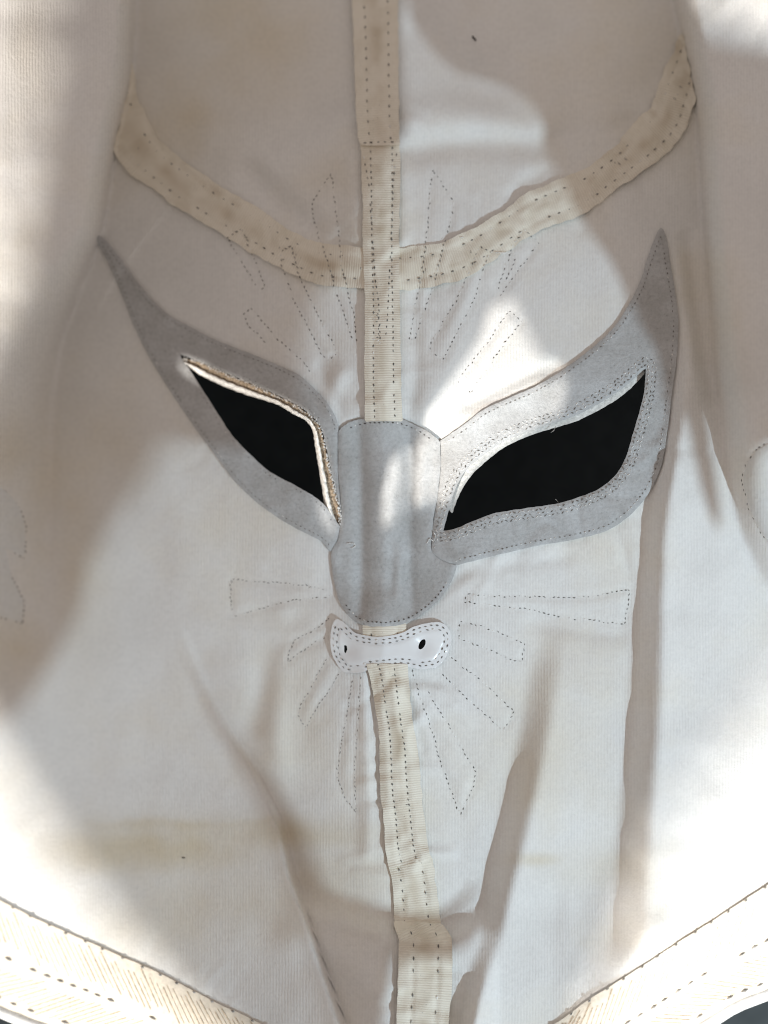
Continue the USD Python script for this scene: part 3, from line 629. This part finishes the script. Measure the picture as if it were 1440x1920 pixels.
# ------------------------------------------------------------------ decorative rays sewn through the cloth
for i, ray in enumerate(RAYS):
    c = Polygon(ray[0]).centroid if len(ray[0]) > 2 else Point(ray[0][0])
    left = c.x < 720
    low = c.y > 1040 and 300 < c.x < 1200
    stitches('ray_stitching', panel_of(c.x, c.y), ray, gap=9.3 if not low or not left else 8.0, length=6.6, width=2.2 if not (low and left) else 1.8, off=0.00015, offfn=tape_off,
             tone=(0.08, 0.5) if not (low and left) else (0.3, 0.65), light=0.08 if left else 0.26, jit=2.2, skip=0.03)  # right rows get more pale stitches, painted in as glints

# grey backing patches sewn at the two ears
MAT['ear'] = jersey('grey_jersey', (0.755, 0.755, 0.735))
for pl, lb in ((Polygon([(-120, 880), (-40, 893), (-20, 903), (6, 917), (23, 933), (35, 949), (45, 976), (47, 1004), (46, 1030), (44, 1044), (10, 1027), (22, 1085), (42, 1123), (43, 1140), (41, 1167), (0, 1155), (-120, 1140)]), 'grey backing patch at the left ear, cut by the picture edge'),
               (Polygon([(1560, 800), (1470, 818), (1440, 832), (1420, 843), (1403, 866), (1394, 892), (1394, 908), (1401, 936), (1410, 965), (1420, 983), (1437, 1012), (1462, 1048), (1560, 1120)]), 'pale grey backing patch at the right ear')):
    pts, f = tri(pl, 6.0, wobble=0.8, wscale=9, seed=5)
    v, f, pc = thicken(pts, f, lambda x, y: hz(x, y, 0.0003), 0.0006)
    part('ear_patch', (v, f), MAT['ear'], mask, uv=pc / 1000, prim={'stain': stain(pc) * 0.3}, label=lb)

# ------------------------------------------------------------------ hem tape round the neck opening
hem_top_line = smooth_pts([(-420, 1460), (-200, 1590), (0, 1688), (77, 1727), (157, 1762), (233, 1795), (310, 1830), (387, 1870), (477, 1913), (600, 1965), (740, 1995), (900, 1975), (1040, 1920), (1100, 1877), (1167, 1835), (1237, 1790), (1310, 1743), (1347, 1720), (1420, 1672), (1500, 1620), (1700, 1480), (1840, 1385)], 5)
hem_poly = Polygon(hem_top_line + [p for p in hl[::-1] if p[0] <= 1840]).buffer(0).intersection(outer)
pts, f = tri(hem_poly, 8.0, wobble=1.2, wscale=20, seed=5)
HO = 0.0009
v, f, pc = thicken(pts, f, lambda x, y: hz(x, y, HO), 0.0007)
HM = part('hem_tape', (v, f), MAT['hem'], mask, label='wide cream herringbone tape sewn round the neck edge')
tu, tl_ = LineString(hem_top_line), LineString(hl)
def hem_pt(s, q):      # s: distance along the upper edge, q: 0 upper .. 1 lower
    a = np.array(tu.interpolate(s).coords[0]); b0 = np.array(tu.interpolate(s + 2).coords[0]); t = (b0 - a) / np.hypot(*(b0 - a)); nrm = np.array([-t[1], t[0]])
    ray_ = LineString([a + nrm * 5, a + nrm * 400]).intersection(tl_)
    w_ = 190.0 if ray_.is_empty else Point(a).distance(ray_)
    return a + nrm * w_ * q
thr = []
smid = tu.project(Point(740, 1995))
sl = np.arange(tu.project(Point(-60, 1660)), tu.project(Point(620, 1970)), 12.0)
sr = np.arange(tu.project(Point(960, 1960)), tu.project(Point(1500, 1620)), 12.0)
def bar(a, b, wd, off, n=5):
    t = np.linspace(0, 1, n); p = a + (b - a) * t[:, None]; d_ = (b - a) / (np.hypot(*(b - a)) + 1e-9); nn = np.array([-d_[1], d_[0]])
    L_, R_ = p + nn * wd / 2, p - nn * wd / 2
    V_ = np.vstack([on(L_[:, 0], L_[:, 1], off), on(p[:, 0], p[:, 1], off + wd * S * .45), on(R_[:, 0], R_[:, 1], off)])
    F_ = []
    for i in range(n - 1):
        for k in (0, 1):
            a_, b_ = k * n + i, (k + 1) * n + i
            F_ += [[a_, b_, a_ + 1], [a_ + 1, b_, b_ + 1]]
    return V_, np.array(F_)
vv, ff, nv = [], [], 0
for arr, sg in ((sl, 1), (sr, -1)):
    for s0 in arr:
        for (qa, qb, sh) in ((0.04, 0.44, 78), (0.56, 0.93, -78)):
            a, b = hem_pt(s0, qa), hem_pt(s0 + sg * sh, qb)
            n_ = rng.uniform(0.0, 0.25); m_ = rng.uniform(0.7, 1.0)
            V_, F_ = bar(a + (b - a) * n_, a + (b - a) * m_, rng.uniform(1.4, 3.0), HO + 0.0001)
            vv.append(V_); ff.append(F_ + nv); nv += len(V_)
part('herringbone_weave', (np.vstack(vv), np.vstack(ff)), MAT['twill'], HM, kind='stuff')
midrow = lambda arr, q: [[tuple(hem_pt(s0, q)) for s0 in arr]]
stitches('hem_stitch_row', HM, midrow(sl, 0.50) + midrow(sr, 0.50), gap=27, length=17, width=4.5, off=HO + 0.0004, tone=(0.3, 0.62), light=0.0, skip=0.15)
stitches('hem_stitch_row', HM, midrow(sl, 0.015) + midrow(sr, 0.015), gap=38, length=8, width=4.0, off=HO + 0.0004, tone=(0.3, 0.62), light=0.0)
stitches('hem_stitch_row', HM, midrow(sl, 0.90) + midrow(sr, 0.90), gap=34, length=17, width=5, off=HO + 0.0004, tone=(0.3, 0.62), light=0.0, skip=0.3)
def tube_on(pts, r, off, n=8):
    p2 = np.array(pts); c = on(p2[:, 0], p2[:, 1], off); t = np.gradient(c, axis=0); t /= np.linalg.norm(t, axis=1, keepdims=True)
    a = np.cross(t, [0, 0, 1.0]); a /= np.linalg.norm(a, axis=1, keepdims=True); b = np.cross(a, t)
    an = np.arange(n) * 2 * math.pi / n
    v = (c[:, None] + r * (np.cos(an)[None, :, None] * a[:, None] + np.sin(an)[None, :, None] * b[:, None])).reshape(-1, 3)
    F_ = []
    for i in range(len(c) - 1):
        for k in range(n):
            A_, B_, C_, D_ = i * n + k, i * n + (k + 1) % n, (i + 1) * n + (k + 1) % n, (i + 1) * n + k
            F_ += [[A_, B_, C_], [A_, C_, D_]]
    return v, np.array(F_)
pp = [p for p in hl if -400 < p[0] < 1830]
part('piping', tube_on([(x, y + 4) for x, y in pp], 0.0022, 0.0), MAT['piping'], HM)

# ------------------------------------------------------------------ unseen sheets out of view above the face, cut to shape light and shade
def teeth(line, depth, pitch, side):
    """thin tapering tongues along a line that soften the shadow edge of a sheet, as polygons"""
    ls = LineString(line); out = []
    for i in range(int(ls.length / pitch)):
        a = np.array(ls.interpolate(i * pitch).coords[0]); b = np.array(ls.interpolate((i + 1) * pitch).coords[0])
        t = (b - a) / (np.hypot(*(b - a)) + 1e-9); nn = np.array([-t[1], t[0]]) * side
        out.append(Polygon([a - nn * 3, (a + b) / 2 + nn * depth * rng.uniform(0.85, 1.15), b - nn * 3]))
    return out
h_soft = gaussian_filter(h - FOLD_L, 14)
def on_soft(p):
    return world(p[:, 0], p[:, 1], map_coordinates(h_soft, [(p[:, 1] - Y0) / G, (p[:, 0] - X0) / G], order=1, mode='nearest'))
def to_sun(p):
    P = on_soft(p); return P + SUN_DIR * ((ZF - P[:, 2:3]) / SUN_DIR[2])
def to_key(p):
    P = on_soft(p); return P + (KEY_POS - P) * ((ZF - P[:, 2:3]) / (KEY_POS[2] - P[:, 2:3]))
def mapped(poly, fn):
    out = []
    for g in getattr(poly, 'geoms', [poly]):
        if g.geom_type != 'Polygon': continue
        g = shapely.segmentize(g, 14.0)
        out.append(shapely.make_valid(Polygon(fn(np.array(g.exterior.coords))[:, :2], [fn(np.array(r.coords))[:, :2] for r in g.interiors])))
    return unary_union(out)
def shade_sheet(name, poly, label):  # unseen sheet whose outline and gaps cast the wanted shade
    ms = [trimesh.creation.extrude_polygon(g, 0.0002, engine='earcut') for g in getattr(poly, 'geoms', [poly]) if g.geom_type == 'Polygon' and g.area > 1e-6]
    m = trimesh.util.concatenate(ms)
    v = np.array(m.vertices) + [0, 0, ZF]
    return part(name, (v, np.array(m.faces)), MAT['jersey'], mask, uv=v[:, :2] * 5, prim={'stain': np.zeros(len(v))}, smooth=False, label=label)

C1 = Polygon([(798, 822), (818, 770), (850, 725), (905, 638), (925, 580), (955, 575), (980, 630), (1010, 680), (1062, 708), (1052, 760), (965, 818), (880, 872), (840, 930), (822, 935), (826, 880), (824, 835)]).buffer(7)
C2 = [g_.buffer(4) for g_ in (Polygon([(785, 838), (800, 826), (818, 835), (818, 900), (812, 925), (782, 940), (776, 900)]), Polygon([(748, 850), (760, 850), (760, 900), (752, 960), (732, 962), (736, 910)]))]
C5 = unary_union([Polygon([(1285, -40), (1320, 20), (1370, 60), (1420, 95), (1500, 120), (1510, -150), (1280, -150)])]).difference(unary_union(teeth([(1285, -40), (1320, 20), (1370, 60), (1420, 95), (1500, 120)], 110, 9, -1)))
c7_line = smooth_pts([(215, -225), (205, -60), (190, 60), (170, 150), (150, 300), (125, 450), (80, 600), (10, 760), (-60, 900)])
C7 = Polygon([(-380, -225)] + c7_line + [(-380, 900)])
C6 = Polygon(lid_up + [(625, 992)] + lid_lo[::-1]).buffer(1).difference(unary_union([LineString([(300 + k * 7.0, 1000), (420 + k * 7.0, 600)]).buffer(1.3) for k in range(60)]))  # slit for sun on the left eye rim, thinned by bars
c3_line = smooth_pts([(-300, 1040), (-110, 1180), (-10, 1290), (100, 1435), (180, 1545), (262, 1645), (355, 1735), (490, 1815), (640, 1910), (700, 2100)])
c4_line = smooth_pts([(900, 2100), (975, 1930), (1040, 1820), (1090, 1710), (1125, 1600), (1165, 1500), (1240, 1360), (1330, 1230), (1420, 1140), (1640, 1030)])
sun_block = Polygon([(-390, -230), (1520, -230), (1640, 900)] + c4_line[::-1] + c3_line[::-1]).buffer(0)
gap_bars = unary_union([LineString([(700 + k * 7.0, 1000), (960 + k * 7.0, 520)]).buffer(0.9) for k in range(60)])      # thin bars across the gaps, added to weaken the sun patches
sun_block = unary_union([sun_block] + teeth(c4_line, 200, 7, 1) + teeth(c3_line, 160, 7, 1)).difference(unary_union([C1, *C2, C5, C6]).difference(gap_bars))
def to_sun_wall(p):
    P = on(p[:, 0], p[:, 1]); return P + SUN_DIR * ((ZF - P[:, 2:3]) / SUN_DIR[2])
gap_wall = mapped(C7.difference(unary_union(teeth(c7_line, 190, 8, 1))), to_sun_wall)
shade_sheet('unseen_shade_sheet', mapped(sun_block, to_sun).difference(gap_wall), 'unseen sheet out of view towards the lower left, cut to shape the sun patches')

B_left = Polygon([(-400, -80), (752, -80), (752, 262), (700, 300), (668, 430), (610, 520), (570, 620), (556, 700), (560, 760), (480, 830), (402, 836), (340, 826), (300, 832), (270, 880), (238, 940), (200, 1000), (165, 1060), (152, 1140), (120, 1205), (80, 1265), (35, 1330), (-40, 1390), (-400, 1420)])
B_right = Polygon([(745, -80), (775, 40), (828, 112), (870, 150), (950, 172), (1000, 196), (1022, 240), (1040, 325), (1070, 385), (1110, 440), (1150, 500), (1178, 560), (1192, 605), (1222, 650), (1238, 710), (1244, 765), (1268, 762), (1298, 850), (1320, 930), (1350, 1000), (1362, 960), (1358, 900), (1362, 815), (1440, 822), (1700, 822), (1700, -80)])
B_low = Polygon([(640, 1694), (700, 1706), (740, 1716), (838, 1722), (880, 1690), (908, 1655), (902, 1700), (872, 1762), (850, 1776), (748, 1776), (716, 1860), (712, 1960), (710, 2200), (1700, 2200), (1700, 2300), (-400, 2300), (-400, 1400), (-330, 1400), (-330, 2200), (690, 2200), (672, 1930), (655, 1830), (640, 1760)])
B_fold = Polygon([(345, 1215), (405, 1370), (442, 1440), (478, 1540), (490, 1640), (500, 1690), (515, 1790), (540, 1900), (560, 2000), (690, 2000), (676, 1930), (660, 1830), (645, 1720), (602, 1640), (568, 1550), (512, 1460), (434, 1372)])
key_block = unary_union([B_fold.buffer(0), B_left.buffer(0), B_right.buffer(0), B_low.buffer(0)])
shade_sheet('unseen_shade_sheet', mapped(key_block, to_key), 'unseen sheet out of view towards the lower right, cut to shade the key lamp')

# ------------------------------------------------------------------ lint on the cloth, ground
def lint(x, y, L, a, wd, label):
    dx, dy = math.cos(a) * L / 2, math.sin(a) * L / 2
    pts = [(x - dx, y - dy), (x - dx * .3, y - dy * .3 + 0.8), (x + dx * .4, y + dy * .4 - 0.6), (x + dx, y + dy)]
    v, f = tube_on(smooth_pts(pts, 3), wd * S / 2, wd * S * 0.4, 6)
    part('lint_speck', (v, f), MAT['lint'], None, label=label, category='lint')
lint(889, 72, 10, 1.0, 3.4, 'short dark bit of lint on the crown right of the centre tape')
lint(344, 1608, 6, 0.3, 1.8, 'dark speck on the yellowish stain low on the left')
#lint(347, 1041, 4, 0.5, 3.0, 'dark speck on the left cheek below the left eye')
#lint(68, 1032, 5, 0.4, 3.0, 'reddish dark speck beside the stitched outline at the left edge')
stitches('loose_thread', FR, [[(1042, 798), (1040, 806), (1030, 813)], [(1041, 935), (1046, 941), (1049, 945)]], gap=4, length=6, width=1.2, off=0.0002, tone=(0.5, 0.7), light=0.2, skip=0)
stitches('loose_thread', PAN[3], [[(928, 474), (945, 474), (968, 476)], [(862, 444), (868, 447), (872, 442)]], gap=5, length=8, width=2.4, off=0.0022, tone=(0.9, 1.0), light=1.0, skip=0)

gp = np.array([[-3, -3, -0.13], [3, -3, -0.13], [3, 3, -0.13], [-3, 3, -0.13]], float)
part('ground', (gp, np.array([[0, 1, 2], [0, 2, 3]])), MAT['ground'], None, smooth=False, label='black cloth surface under the mask, seen through the eye openings', kind='structure')
